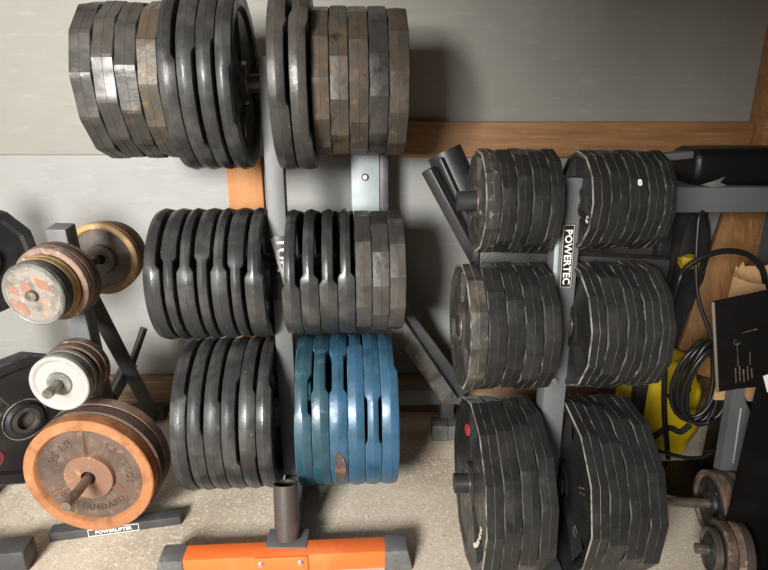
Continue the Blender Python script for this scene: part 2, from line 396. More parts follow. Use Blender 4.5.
ALLP = []
def add_plate(g, t0, t1, R, kind, mats, label, group, name='weight_plate', **k):
    c = (t0 + t1) / 2; w = max(.004, (t1 - t0) - .0008)
    bmp = plate_bm(R, w, kind, seed=len(ALLP) * 1.7, **k)
    o = finish(name, bmp, mats, None, g.B + g.u * c, (0, 0, g.yaw), sharp=(12 if kind == 'poly' else 32))
    tagit(o, label, 'weight plate', group); ALLP.append(o); o['_w'] = w
    del o['_w']
    return o, w
def sleeve(o, w, r0=.0262, r1=.036, m=None):
    bm = bmesh.new(); n = 40
    rg = []
    for x, r in ((-w / 2 - .0015, r0), (-w / 2 - .0015, r1), (-w / 2 + .004, r1 + .001), (w / 2 - .004, r1 + .001), (w / 2 + .0015, r1), (w / 2 + .0015, r0)):
        rg.append([bm.verts.new((x, r * math.cos(k * 2 * math.pi / n), r * math.sin(k * 2 * math.pi / n))) for k in range(n)])
    for i in range(len(rg)):
        a, b = rg[i], rg[(i + 1) % len(rg)]
        for k in range(n): bm.faces.new((a[k], a[(k + 1) % n], b[(k + 1) % n], b[k]))
    c = finish('hub_sleeve', bm, m or M['peg'], o); return c
def face_text(o, w, s, size, r, ang, m, flip=False, side=-1, name='raised_lettering', depth=.0012, xoff=None, web=.42, spacing=1.1):
    t = text_bm(s, size, depth, 0, spacing); arc(t, r, ang, flip)
    x = side * (w / 2 * web + .0004) if xoff is None else xoff
    # text XY -> local (Y,Z); seen from side -X: right = -Y ... from the left face, +Y is to the left
    if side < 0: Mx = Matrix(((0, 0, -1, x), (-1, 0, 0, 0), (0, 1, 0, 0), (0, 0, 0, 1)))
    else: Mx = Matrix(((0, 0, 1, x), (1, 0, 0, 0), (0, 1, 0, 0), (0, 0, 0, 1)))
    bmesh.ops.transform(t, matrix=Mx, verts=t.verts)
    return finish(name, t, m, o)
def badge(o, w, r, ang, size, m, side=-1, web=.42):
    bm = bmesh.new(); n = 28; a0 = R_(ang); x = side * (w / 2 * web)
    c = Vector((x, -r * math.cos(a0), r * math.sin(a0))); rr = []
    tang = Vector((0, math.sin(a0), math.cos(a0))); rad = Vector((0, -math.cos(a0), math.sin(a0)))
    for dx, sc_ in ((0, 1), (side * .002, .95)):
        rr.append([bm.verts.new(c + Vector((dx, 0, 0)) + (tang * math.cos(k * 2 * math.pi / n) * size[0] + rad * math.sin(k * 2 * math.pi / n) * size[1]) * sc_) for k in range(n)])
    for k in range(n): bm.faces.new((rr[0][k], rr[0][(k + 1) % n], rr[1][(k + 1) % n], rr[1][k]))
    bm.faces.new(rr[1]); bm.faces.new(rr[0])
    return finish('badge', bm, m, o)

YL = R_(3.5); YR = R_(2.5)
LX, RX = -.312, .428
G_top = Group(LX, 1.66, 1.243, YL); G_mid = Group(LX, 1.615, .715, YL); G_bot = Group(LX, 1.57, .283, YL)
H_top = Group(RX, 1.33, .976, YR); H_mid = Group(RX, 1.30, .677, YR); H_bot = Group(RX, 1.27, .245, YR)
ordw = ['first', 'second', 'third', 'fourth', 'fifth', 'sixth', 'seventh', 'eighth']
pegspan = {}
def stack(g, key, pxs, specs, group):
    """specs per plate: dict(R, kind, mats, label, ...)"""
    out = []
    ts = []
    for i, sp in enumerate(specs):
        R = sp['R']; t0 = g.solve(pxs[i], R); t1 = g.solve(pxs[i + 1], R)
        if 'gap' in sp: t0 = t0 + sp['gap'] * (t1 - t0)
        if ts and t0 < ts[-1]: t0 = ts[-1]
        ts += [t0, t1]
        kw = {k: v for k, v in sp.items() if k not in ('R', 'kind', 'mats', 'label', 'gap', 'gy')}
        if 'gy' in sp:   # grips given as image rows (y_top, y_bottom, left cut, right cut)
            gr = []
            c = (t0 + t1) / 2
            for (ya, yb, l, r) in sp['gy']:
                pa = 112 if ya is None else g.phi_at(ya, R, c); pb = -75 if yb is None else g.phi_at(yb, R, c)
                gr.append((pb, pa, l, r))
            kw['grips'] = gr
        out.append(add_plate(g, t0, t1, R, sp['kind'], sp['mats'], sp['label'], group, **kw))
    pegspan[key] = (min(ts), max(ts)); return out

# --- left rack, top left: four angular plates, then four round ones
gl = 'plates on the top left peg of the left rack'
sp = []
for i, (ph, lab, m) in enumerate(((4, 'grey-black twelve-sided plate, outermost at the top left of the rack', 'iron'), (16, 'second twelve-sided plate from the left end of the top left peg', 'iron'),
                                  (9, 'third twelve-sided plate from the left end of the top left peg', 'iron'), (-3, 'brown-tinged twelve-sided plate touching the round plates on the top left peg', 'rusty_black'))):
    sp.append(dict(R=.200, kind='poly', mats=[M[m], M['edge']], label=lab, phase=ph))
for i, (gy, lab) in enumerate((([(None, 60, 0, .45)], 'first round black plate right of the angular ones, top left peg'), ([(45, 150, .0, .38)], 'second round black plate right of the angular ones, top left peg'),
                               ([(35, None, .0, .36)], 'third round black plate right of the angular ones, top left peg'), ([(60, 128, 0, .34)], 'round black plate nearest the grey post on the top left peg'))):
    sp.append(dict(R=.227, kind='round', mats=[M['gloss'], M['edge']], label=lab, gy=gy, holes=[(40, 80), (160, 200), (280, 320)]))
s = stack(Group(LX, 1.66, 1.2440, YL), 'TL', [69, 92, 114.7, 137, 158, 177, 197, 216, 233], sp, gl)
sleeve(*s[-1])
# --- left rack, top right
gl = 'plates on the top right peg of the left rack'
sp = [dict(R=.229, kind='round', mats=[M['iron'], M['edge']], label='large round plate nearest the grey post on the top right peg', gy=[(20, 108, 0, .30), (None, 20, 0, .12)]),
      dict(R=.229, kind='round', mats=[M['iron'], M['edge']], label='second large round plate right of the grey post, beside angular plates', gy=[(20, 140, 0, .24), (None, 15, .3, .0)], gap=.04)]
for i, (ph, lab, m) in enumerate(((2, 'dark twelve-sided plate touching the large round ones, top right peg', 'rusty_black'), (17, 'second twelve-sided plate from the round ones, brownish, top right peg', 'rusty_black'),
                                  (0, 'middle twelve-sided plate of five on the top right peg, rust stained', 'rusty_black'), (19, 'twelve-sided plate second from the right end of the top right peg', 'iron'),
                                  (8, 'outermost twelve-sided plate at the right end of the top right peg', 'rusty_black'))):
    sp.append(dict(R=.194, kind='poly', mats=[M[m], M['edge']], label=lab, phase=ph))
stack(G_top, 'TR', [266.8, 288, 309.5, 329.3, 348.9, 369.4, 389.6, 410.4], sp, gl)
# --- left rack, middle left: seven grip plates
gl = 'grip plates on the middle left peg of the left rack'
rows = [[(None, 270, .10, .50)], [(256, None, .34, .40)], [(None, 272, .36, .44)], [(256, None, .34, .38)], [(None, 272, .34, .44)], [(264, None, .34, .40)], [(None, 277, .34, .44)]]
labs = ['outermost black grip plate at the left end of the middle left peg', 'second black grip plate from the left, wide at the top, middle left peg', 'third black grip plate from the left on the middle left peg, narrow on top',
        'fourth, centre black grip plate on the middle left peg, wide on top', 'fifth black grip plate from the left on the middle left peg, narrow on top',
        'sixth black grip plate from the left on the middle left peg, wide on top', 'black grip plate nearest the grey post on the middle left peg']
sp = [dict(R=.186, kind='round', mats=[M['gloss'], M['edge']], label=labs[i], gy=rows[i], holes=[(40, 80), (160, 200), (280, 320)]) for i in range(7)]
stack(G_mid, 'ML', [141.8, 159.6, 175.8, 193.4, 209.8, 226.9, 243.8, 263.2], sp, gl)
# --- middle right: four grip, three angular
gl = 'plates on the middle right peg of the left rack'
labs = ['black grip plate nearest the post logo on the middle right peg', 'second black grip plate right of the post, middle right peg', 'third black grip plate right of the post, middle right peg', 'fourth black grip plate, touching the grey angular ones, middle right peg']
sp = [dict(R=.180, kind='round', mats=[M['gloss'], M['edge']], label=labs[i], gy=[(None, (290, 279, 285, 277)[i], .32, .46)], holes=[(40, 80), (160, 200)]) for i in range(4)]
for ph, lab in ((13, 'dull grey twelve-sided plate beside the grip plates, middle right peg'), (3, 'middle one of three dull grey twelve-sided plates, middle right peg'), (11, 'dull grey twelve-sided plate at the right end, middle right peg')):
    sp.append(dict(R=.178, kind='poly', mats=[M['iron'], M['edge']], label=lab, phase=ph))
stack(G_mid, 'MR', [280.4, 299.4, 318.5, 337.5, 355.2, 372.3, 390, 406.9], sp, gl)
# --- bottom left: six lipped round plates
gl = 'round black plates on the bottom left peg of the left rack'
rows = [[(None, 398, 0.0, .42), (398, None, 0, .10)], [(None, 437, .0, .34)], [(None, 405, .02, .36)], [(376, 468, .0, .34)], [(None, 394, .02, .36), (455, None, 0, .2)], [(None, 388, .08, .40)]]
labs = ['outermost round black plate at the left end of the bottom left peg', 'second round black plate from the left, bottom left peg', 'third round black plate from the left, bottom left peg',
        'fourth round black plate from the left, bottom left peg', 'fifth round black plate from the left, bottom left peg', 'round black plate nearest the post on the bottom left peg']
sp = [dict(R=.225, kind='round', mats=[M['gloss'], M['edge']], label=labs[i], gy=rows[i], holes=[(40, 80), (160, 200), (280, 320)]) for i in range(6)]
s = stack(G_bot, 'BL', [169, 186.3, 203, 220.5, 237.9, 255.3, 271.2], sp, gl)
# --- bottom right: six blue plates
gl = 'blue plates on the bottom right peg of the left rack'
rows = [[(374, 418, .10, .40)], [(348, 393, .22, .42)], [(352, 394, .30, .36)], [(None, 346, .28, .26)], [(395, 446, .30, .34)], [(None, 371, .0, .34)]]
labs = ['blue grip plate nearest the post on the bottom right peg', 'second blue plate from the post, with a torn grip, bottom right peg', 'third blue plate from the post, with a rusty brown patch low on its rim',
        'fourth blue plate from the post, smooth wide rim with pale edge', 'fifth blue plate from the post, with a narrow waist at mid height', 'outermost blue plate at the right end of the bottom right peg']
sp = [dict(R=.227, kind='round', mats=[M['teal' if i in (0, 1) else 'blue'], M['blue_edge']], label=labs[i], gy=rows[i], holes=[(40, 80), (160, 200), (280, 320)]) for i in range(6)]
s = stack(G_bot, 'BR', [293.5, 311.2, 329, 347.5, 364.8, 381.5, 399.5], sp, gl)
# rusty patch on the third blue plate (paint gone)
o, w = s[2]
tc_ = G_bot.phi_at(452, .227, 0.1); td_ = G_bot.phi_at(482, .227, 0.1)
bm = bmesh.new(); n = 26
ring = []
for k in range(n):
    a = k * 2 * math.pi / n; wob = 1 + .10 * math.sin(3 * a + 1)
    ph = R_((tc_ + td_) / 2 + (tc_ - td_) / 2 * math.sin(a) * wob); x = w * .32 * math.cos(a) * wob + .001
    ring.append(((x, ph)))
vs = []
for rr in (.2300, .2330):
    vs.append([bm.verts.new((x, -rr * math.cos(p), rr * math.sin(p))) for x, p in ring])
for k in range(n): bm.faces.new((vs[0][k], vs[0][(k + 1) % n], vs[1][(k + 1) % n], vs[1][k]))
cx = sum(x for x, p in ring) / n; cp = sum(p for x, p in ring) / n
cv = bm.verts.new((cx, -.2336 * math.cos(cp), .2336 * math.sin(cp)))
for k in range(n): bm.faces.new((vs[1][k], vs[1][(k + 1) % n], cv))
p = finish('bare_patch', bm, M['rust_patch'], o); p['label'] = 'bare rusty brown patch'

# --- right rack
def hexes(g, key, pxs, R, phases, labs, group, m='rubber', face=True, **kw):
    sp = []
    for i, ph in enumerate(phases):
        sp.append(dict(R=R, kind='poly', mats=[M['rubber_dusty' if (i == 0 and key in ('hTL', 'hML')) else m], M['bright_edge' if i == 0 else 'edge']], label=labs[i], phase=ph, holes=[(72, 104), (192, 224), (312, 344)], web=.74, rim=.925, **kw))
    return stack(g, key, pxs, sp, group)
def L5(where, ends): return [ends[0]] + [f'{w} black rubber plate from the left, {where}' for w in ('second', 'middle', 'fourth')] + [ends[1]]
s = hexes(H_top, 'hTL', [486.6, 502.4, 518.2, 534, 551.8, 566.6], .119, (10, 22, 6, 14, 26),
      L5('top left peg of the right rack', ('outermost small scuffed black plate around the protruding peg end, right rack', 'small black plate just left of the upright post, top of right rack')), 'small black plates on the top left peg of the right rack', hub=.040)
sleeve(*s[0])
s = hexes(H_top, 'hTR', [593.3, 611.5, 630.7, 649.8, 666, 679], .115, (6, 12, 2, 18, 25),
      L5('top right peg of the right rack', ('small black plate just right of the post, with a dark grip opening', 'small black plate with frayed dusty edge at the far right end')), 'small black plates on the top right peg of the right rack', hub=.040)
sleeve(*s[0])
face_text(*s[0], 'LB', .016, .085, 340, M['greyletters'], web=.74)
o, w = s[2]
t = text_bm('8', .019, .0006, .0006); ph = R_(28)
bmesh.ops.transform(t, matrix=Matrix.Translation((0, -.1155 * math.cos(ph), .1155 * math.sin(ph))) @ Matrix.Rotation(-ph, 4, 'X') @ Matrix.Rotation(R_(90), 4, 'X'), verts=t.verts)
p = finish('paint_mark', t, M['letters'], o); p['label'] = 'white paint scribble on the rim'
s = hexes(H_mid, 'hML', [471, 489.5, 508.4, 526.3, 545.3, 563], .154, (2, 20, 12, 26, 8),
      L5('middle left peg of the right rack', ('outermost black plate with a dusty pale-edged face, middle left of right rack', 'black plate left of the post, under the white-lettered badge')), 'black plates on the middle left peg of the right rack')
sleeve(*s[0])
s = hexes(H_mid, 'hMR', [592, 608.5, 628.7, 646.4, 663, 677.8], .155, (14, 4, 22, 10, 17),
      L5('middle right peg of the right rack', ('scuffed black plate just right of the post, middle of the right rack', 'black plate at the right end, above the yellow bag')), 'black plates on the middle right peg of the right rack')
sleeve(*s[0])
def L4(where, ends): return [ends[0]] + [f'{w} large black rubber plate from the left, {where}' for w in ('second', 'third')] + [ends[1]]
s = hexes(H_bot, 'hBL', [485, 503.3, 521.6, 539.9, 558], .225, (5, 7, 12, 21),
      L4('bottom left peg of the right rack', ('large black plate with red badge facing left, bottom left of right rack', 'large black plate just left of the post, bottom left peg')), 'large black plates on the bottom left peg of the right rack')
o, w = s[0]; sleeve(o, w, m=M['darkpeg']); badge(o, w, .135, 118, (.030, .016), M['red'], web=.74)
face_text(o, w, 'OLYMPIC 45 LB', .017, .150, -30, M['greyletters'], True, spacing=1.15, web=.74)
s = hexes(H_bot, 'hBR', [590, 608.3, 628.3, 648.3, 667], .225, (3, -2, 16, 10),
      L4('bottom right peg of the right rack', ('large black plate just right of the post, faint lettering on its face', 'large black plate at the right end, in front of the dumbbells')), 'large black plates on the bottom right peg of the right rack')
sleeve(*s[0]); face_text(*s[0], 'LB', .03, .135, -25, M['edge'], web=.74); face_text(*s[0], 'II', .04, .15, 28, M['edge'], web=.74)

# ------------------------------------------------------------------ left rack frame
def P(g, t, dz=0, dv=0): return g.B + g.u * t + g.v * dv + Vector((0, 0, dz))
rack = empty('weight_rack', (LX, 1.57, 0), 'grey plate rack with orange front foot, left of centre', 'weight rack')
bm = bmesh.new(); foot0 = Vector((LX + .019, 1.555, .07)); top = P(G_top, 0, .065)
beam(bm, foot0, top, .052, .058, G_top.v)
finish('post', bm, M['frame_grey'], rack, world=True)
for g, ks in ((G_top, ('TL', 'TR')), (G_mid, ('ML', 'MR')), (G_bot, ('BL', 'BR'))):
    for k in ks:
        a, b = pegspan[k]
        bm = bmesh.new()
        e = (a - .02) if k[1] == 'L' else (b + .012 if k == 'TR' else b + .004)
        if k in ('ML', 'BL'): e = a + .004
        st = (0 if k == 'BL' else -.02) if k[1] == 'L' else .035
        tube(bm, [P(g, st), P(g, e)], .0245, 24)
        finish('peg', bm, M['darkpeg'], rack, world=True)
# foot
cf = Vector((-.262, 1.228, 0)); uf = G_top.u
bm = bmesh.new(); beam(bm, cf - uf * .275 + Vector((0, 0, .036)), cf + uf * .275 + Vector((0, 0, .036)), .056, .056)
fo = finish('foot', bm, M['orange'], rack, world=True); fo['label'] = 'orange square-tube front foot'
for sg in (-1, 1):
    bm = bmesh.new(); beam(bm, cf + uf * (sg * .262) + Vector((0, 0, .033)), cf + uf * (sg * .325) + Vector((0, 0, .033)), .066, .066, bev=.006)
    for v in bm.verts:   # cap splays towards the floor
        k = 1 - min(1, v.co.z / .066); v.co += uf * sg * .014 * k * (1 if abs((v.co - cf).dot(uf)) > .3 else 0)
    finish('end_cap', bm, M['capgrey'], rack, world=True)
bm = bmesh.new(); beam(bm, cf - uf * .078 + Vector((0, -.031, .033)), cf + uf * .062 + Vector((0, -.031, .033)), .006, .062, bev=.002)
fp = finish('joining_plate', bm, M['orange'], rack, world=True)
for dx in (-.06, .043):
    bm = bmesh.new(); c = cf + uf * dx + Vector((0, -.031, .047))
    tube(bm, [c, c + Vector((0, -.006, 0)), c + Vector((0, -.010, 0))], [.0085, .0085, .005], 16); finish('bolt', bm, M['bolt'], rack, world=True)
bm = bmesh.new(); beam(bm, cf + Vector((0, .03, .036)), Vector((LX - .01, 1.97, .036)), .058, .056); finish('base_rail', bm, M['frame_grey'], rack, world=True)
bm = bmesh.new(); beam(bm, Vector((LX - .30, 1.97, .03)), Vector((LX + .30, 2.0, .03)), .05, .05); finish('rear_foot', bm, M['frame_dark'], rack, world=True)
# bar holder tube
h0 = Vector((-.262, 1.262, .068)); h1 = at(285.5, 483, 1.31)
bm = bmesh.new(); tube(bm, [h0, h1], .0335, 32, hollow=.86); finish('bar_holder', bm, M['frame_brown'], rack, world=True)
bm = bmesh.new(); beam(bm, h0 + Vector((0, .035, -.0035)), h0 + Vector((0, -.035, -.0035)), .11, .006, bev=.002); finish('bracket', bm, M['frame_grey'], rack, world=True)
# logo decal on the post front
up = (top - foot0).normalized()
def postpt(py, off=0.0):
    lo, hi = 0.0, 1.4
    for _ in range(40):
        m = (lo + hi) / 2; q = foot0 + up * m - G_top.v * (.029 + off)
        if px_of(q)[1] > py: lo = m
        else: hi = m
    return foot0 + up * lo - G_top.v * (.029 + off)
a, b = postpt(236), postpt(300)
bm = bmesh.new(); beam(bm, b, a, .051, .002, G_top.v, bev=.0005)
dc = finish('logo_label', bm, M['decal'], rack, world=True); dc['label'] = 'black label with white lettering and diagonal stripe'
Ld = (a - b).length; mid = (a + b) / 2 - G_top.v * .0012
Mt = Matrix.Translation(mid) @ Matrix(((G_top.u.x, up.x, -G_top.v.x, 0), (G_top.u.y, up.y, -G_top.v.y, 0), (G_top.u.z, up.z, -G_top.v.z, 0), (0, 0, 0, 1)))
t = text_bm('TUFF', .050, .0005, .0018); bmesh.ops.transform(t, matrix=Mt @ Matrix.Translation((.010, .034, .0003)) @ Matrix.Rotation(R_(-90), 4, 'Z'), verts=t.verts)
finish('lettering', t, M['letters'], dc, world=True)
bm = bmesh.new(); beam(bm, Mt @ Vector((-.018, Ld * .47, 0)), Mt @ Vector((.018, -Ld * .36, 0)), .009, .0012, G_top.v, bev=.0003)
finish('stripe', bm, M['letters'], dc, world=True)

# ------------------------------------------------------------------ right rack frame
rr = empty('weight_rack', (RX, 1.28, 0), 'charcoal plate rack with white-lettered badge, right of centre', 'weight rack')
f0 = Vector((RX - .003, 1.275, 0.03)); top = P(H_top, 0, .055)
up = (top - f0).normalized()
bm = bmesh.new(); beam(bm, f0, top, .056, .056, H_top.v); finish('post', bm, M['frame_grey'], rr, world=True)
for g, ks in ((H_top, ('hTL', 'hTR')), (H_mid, ('hML', 'hMR')), (H_bot, ('hBL', 'hBR'))):
    for k in ks:
        a, b = pegspan[k]; lf = k[2] == 'L'
        bm = bmesh.new(); e = a - (.042 if k == 'hTL' else .004 if k == 'hML' else .034) if lf else b + .012
        tube(bm, [P(g, -.027 if lf else .027), P(g, e)], .0245 if k != 'hTL' else .0235, 24)
        if k == 'hBL': tube(bm, [P(g, a - .036), P(g, a - .032)], .0255, 24)
        finish('peg', bm, M['frame_black'], rr, world=True)
# horizontal arms between the rows
bm = bmesh.new(); p = at(566, 262, 1.37); beam(bm, p, at(664, 267, 1.375), .05, .05); finish('cross_arm', bm, M['frame_black'], rr, world=True)
bm = bmesh.new(); beam(bm, at(566, 262, 1.37), at(478, 258, 1.37), .05, .05); finish('cross_arm', bm, M['frame_black'], rr, world=True)
# base
bm = bmesh.new(); beam(bm, Vector((RX, 1.05, .03)), Vector((RX, 1.98, .03)), .056, .056); finish('base_rail', bm, M['frame_dark'], rr, world=True)
c0 = fl(452, 441); bm = bmesh.new(); box(bm, (c0.x - .02, c0.y, .0), (RX + .34, c0.y + .06, .06), .004); finish('rear_foot', bm, M['frame_grey'], rr, world=True)
bm = bmesh.new(); box(bm, (c0.x - .075, c0.y - .006, .0), (c0.x - .015, c0.y + .066, .066), .006); finish('end_cap', bm, M['capgrey'], rr, world=True)
# upright bar-holder tubes at the upper left
p0 = at(444, 152, 1.50); p1 = at(487, 245, 1.46)
bm = bmesh.new(); tube(bm, [p0, p1], .046, 28, hollow=.88); finish('bar_holder', bm, M['frame_black'], rr, world=True)
bm = bmesh.new(); beam(bm, at(428, 169, 1.43), at(478, 262, 1.40), .030, .03, (.8, -.5, .2)); finish('brace', bm, M['frame_black'], rr, world=True)
bm = bmesh.new(); beam(bm, at(440, 158, 1.445), at(474, 232, 1.42), .020, .014, (.8, -.5, .2)); finish('brace', bm, M['frame_black'], rr, world=True)
bm = bmesh.new(); beam(bm, at(474, 250, 1.40), at(520, 262, 1.37), .05, .05); finish('bracket', bm, M['frame_black'], rr, world=True)
# POWERTEC badge
pa, pb = at(571, 224, 1.0), at(568, 287, 1.0)
def rpost(px, py, off):
    # point on a plane parallel to the post front
    n = H_top.v; o = f0 - n * (.028 + off); d = at(px, py, 1.0) - Vector((0, 0, CAMH))
    nn = n.cross(up).cross(up); nn = nn.normalized()
    t = (o - Vector((0, 0, CAMH))).dot(nn) / d.dot(nn); return Vector((0, 0, CAMH)) + d * t
pa, pb = rpost(568.8, 224, .006), rpost(565.0, 287.5, .006)
ux = H_top.u; uy = (pa - pb).normalized(); Lh = (pa - pb).length
bm = bmesh.new(); beam(bm, pb, pa, .027, .004, H_top.v, bev=.001)
bd = finish('badge', bm, M['decal'], rr, world=True); bd['label'] = 'black name badge with white border and POWERTEC lettering'
Mt = Matrix.Translation((pa + pb) / 2 - H_top.v * .0022) @ Matrix(((ux.x, uy.x, -H_top.v.x, 0), (ux.y, uy.y, -H_top.v.y, 0), (ux.z, uy.z, -H_top.v.z, 0), (0, 0, 0, 1)))
t = text_bm('POWERTEC', .0235, .0004, .0005, 1.02)
xs = [v.co.x for v in t.verts]; k = (Lh * .86) / (max(xs) - min(xs))
bmesh.ops.transform(t, matrix=Mt @ Matrix.Translation((0, -.002, .0003)) @ Matrix.Rotation(R_(-90), 4, 'Z') @ Matrix.Diagonal((k, 1, 1, 1)), verts=t.verts)
finish('lettering', t, M['letters'], bd, world=True)
bm = bmesh.new()
for x0, y0, x1, y1 in ((-.0125, -Lh / 2 + .002, -.0125, Lh / 2 - .002), (.0125, -Lh / 2 + .002, .0125, Lh / 2 - .002), (-.0125, Lh / 2 - .002, .0125, Lh / 2 - .002), (-.0125, -Lh / 2 + .002, .0125, -Lh / 2 + .002)):
    beam(bm, Mt @ Vector((x0, y0, 0)), Mt @ Vector((x1, y1, 0)), .0012, .0012, H_top.v, bev=0)
finish('border', bm, M['greyletters'], bd, world=True)
bm = bmesh.new(); beam(bm, rpost(554.5, 285, .002), rpost(558.5, 214, .002), .010, .006, H_top.v, bev=.001); finish('trim_strip', bm, M['silver'], rr, world=True)
c = rpost(554, 380, 0); bm = bmesh.new(); tube(bm, [c, c - H_top.v * .006, c - H_top.v * .010], [.009, .009, .005], 14); finish('bolt', bm, M['bolt'], rr, world=True)

# ------------------------------------------------------------------ left stand with small rusty plates
def iron_plate(name, R, w, mats, label, group, loc, cat='weight plate', bore=.0135, hub=.03, web=.4, rim=.84, rim_r=None, yaw=90, tilt=0, spokes=0):
    """local X = away from the viewer; built like the other plates, front face = -X side. mats: body, rim, hub"""
    n = 96; bm = bmesh.new(); hw = w / 2; bev = min(.003, w * .15)
    prof = [(bore, 1.0, 2), (hub, 1.0, 2), (hub + .003, web, 0), (R * rim - .005, web, 0), (R * rim, .9, 1), (R * rim + .002, 1.0, 1), (R - bev, 1.0, 1), (R, (hw - bev) / hw, 1)]
    V = []
    for sg in (-1, 1):
        side = []
        for r, xf, m in prof:
            side.append([bm.verts.new((sg * hw * xf, r * math.cos(k * 2 * math.pi / n) * -1, r * math.sin(k * 2 * math.pi / n))) for k in range(n)])
        for i in range(len(prof) - 1):
            for k in range(n):
                f = bm.faces.new((side[i][k], side[i][(k + 1) % n], side[i + 1][(k + 1) % n], side[i + 1][k])); f.material_index = prof[i + 1][2] if i != 1 else 2
        V.append(side)
    for j, m in ((0, 2), (-1, 1)):
        for k in range(n):
            f = bm.faces.new((V[0][j][k], V[0][j][(k + 1) % n], V[1][j][(k + 1) % n], V[1][j][k])); f.material_index = m
    o = finish(name, bm, mats, None, loc, (0, R_(tilt), R_(yaw)))
    tagit(o, label, cat, group); return o
stand = empty('plate_stand', at(90, 420, 1.5) * 1 - Vector((0, 0, at(90, 420, 1.5).z)), 'grey and black steel plate stand at the left, holding small rusty plates', 'weight stand')
XS = -.827
bm = bmesh.new(); beam(bm, (XS - .003, 1.515, .05), at(60, 226, 1.40), .052, .052, (0, 1, 0)); finish('post', bm, M['frame_grey'], stand, world=True)
bm = bmesh.new(); tube(bm, [(XS + .022, 1.485, .221), (XS + .022, 1.198, .221)], .0128, 20); finish('peg', bm, M['peg'], stand, world=True)
bm = bmesh.new(); tube(bm, [(XS, 1.445, .512), (XS, 1.247, .512)], .0128, 20); finish('peg', bm, M['peg'], stand, world=True)
bm = bmesh.new(); tube(bm, [(XS + .010, 1.39, .768), (XS + .010, 1.243, .768)], .0128, 20); finish('peg', bm, M['peg'], stand, world=True)
bm = bmesh.new(); tube(bm, [(XS, 1.42, .762), (XS, 1.76, .762)], .0128, 20); finish('peg', bm, M['peg'], stand, world=True)
bm = bmesh.new(); beam(bm, at(84, 285, 1.47), fl(154, 417, .01), .045, .045, (.5, -.8, 0)); finish('rear_leg', bm, M['frame_dark'], stand, world=True)
bm = bmesh.new(); beam(bm, at(131, 362, 1.80), at(101, 413, 1.74), .042, .042, (.5, -.8, 0)); finish('brace', bm, M['frame_dark'], stand, world=True)
bm = bmesh.new(); tube(bm, [at(144, 328, 1.84), at(131, 366, 1.80)], .0125, 18); tube(bm, [at(125, 372, 1.78), at(112, 397, 1.55)], .0125, 18); finish('peg', bm, M['frame_brown'], stand, world=True)
bm = bmesh.new(); beam(bm, fl(96, 414, .03) , fl(166, 412, .03), .05, .05); finish('rear_foot', bm, M['frame_dark'], stand, world=True)
bm = bmesh.new(); a = fl(48, 543) + Vector((0, .02, .0155)); b = fl(180, 525) + Vector((0, .02, .0155)); beam(bm, a, b, .042, .030, bev=.005); ff = finish('front_foot', bm, M['frame_dark'], stand, world=True)
bm = bmesh.new(); beam(bm, (XS, 1.50, .0155), (a + b) / 2, .042, .030); finish('base_rail', bm, M['frame_dark'], stand, world=True)
# lettering label on the front face of the foot
u = (b - a).normalized(); nv = Vector((u.y, -u.x, 0)); c = (a + b) / 2 + nv * .0218 + u * -.006 + Vector((0, 0, .0))
Mt = Matrix.Translation(c) @ Matrix(((u.x, 0, nv.x, 0), (u.y, 0, nv.y, 0), (0, 1, 0, 0), (0, 0, 0, 1)))
t = text_bm('POWERLIFTER', .0155, .0004, .0004); finishM = Mt @ Matrix.Translation((0, 0, .0006))
bmesh.ops.transform(t, matrix=finishM, verts=t.verts); finish('lettering', t, M['letters'], ff, world=True)
bm = bmesh.new()
for x0, y0, x1, y1 in ((-.068, -.011, .068, -.011), (-.068, .011, .068, .011), (-.068, -.011, -.068, .011), (.068, -.011, .068, .011)):
    beam(bm, Mt @ Vector((x0, y0, 0)), Mt @ Vector((x1, y1, 0)), .0016, .0016, nv, bev=0)
finish('border', bm, M['letters'], ff, world=True)

def col(xs): return xs
gl = 'rusty plates on the low peg of the left stand'
y = 1.333; Rw = .176
o = iron_plate('weight_plate', Rw, .040, [M['rust_dark'], M['rust'], M['rust_hub']], 'big rusty plate with orange rim and raised lettering, front of the left stand', gl, (XS + .022, y, .221), hub=.066, web=.35, rim=.83, bore=.020)
Mf = Matrix(((0, 0, -1, -.020 * .35 - .0006), (-1, 0, 0, 0), (0, 1, 0, 0), (0, 0, 0, 1)))
Mf = Matrix.Translation((-.020 * .35 - .0006, 0, 0)) @ Matrix(((0, 0, -1, 0), (-1, 0, 0, 0), (0, 1, 0, 0), (0, 0, 0, 1)))
for s_, r_, a_, fl_, sz in (('25 LB', .106, 135, False, .034), ('11.34 KILOS', .106, 28, False, .026), ('STANDARD', .106, 278, True, .026), ('USA', .106, 218, True, .022)):
    t = text_bm(s_, sz, .0018, .0003, 1.15); arc(t, r_, a_, fl_); bmesh.ops.transform(t, matrix=Mf, verts=t.verts)
    finish('raised_lettering', t, M['rust_dark'], o)
for ang in (90, 210, 330):
    bm = bmesh.new(); a_ = R_(ang); d = Vector((0, -math.cos(a_), math.sin(a_)))
    p0, p1 = d * .064, d * .142
    sd = Vector((0, d.z, -d.y)) ; vs = []
    for q, wd, h in ((p0, .006, .0185), (p1, .002, .0080)):
        vs.append([bm.verts.new(q + sd * wd + Vector((-.006, 0, 0))), bm.verts.new(q + Vector((-h, 0, 0))), bm.verts.new(q - sd * wd + Vector((-.006, 0, 0)))])
    for i in range(2): bm.faces.new((vs[0][i], vs[0][i + 1], vs[1][i + 1], vs[1][i]))
    bm.faces.new(vs[0]); bm.faces.new(vs[1])
    finish('spoke', bm, M['rust_hub'], o)
iron_plate('weight_plate', .180, .038, [M['rust_dark'], M['rust_dark'], M['rust_hub']], 'brown rusty plate right behind the orange-rimmed one, left stand', gl, (XS + .024, y + .040, .221), hub=.06)
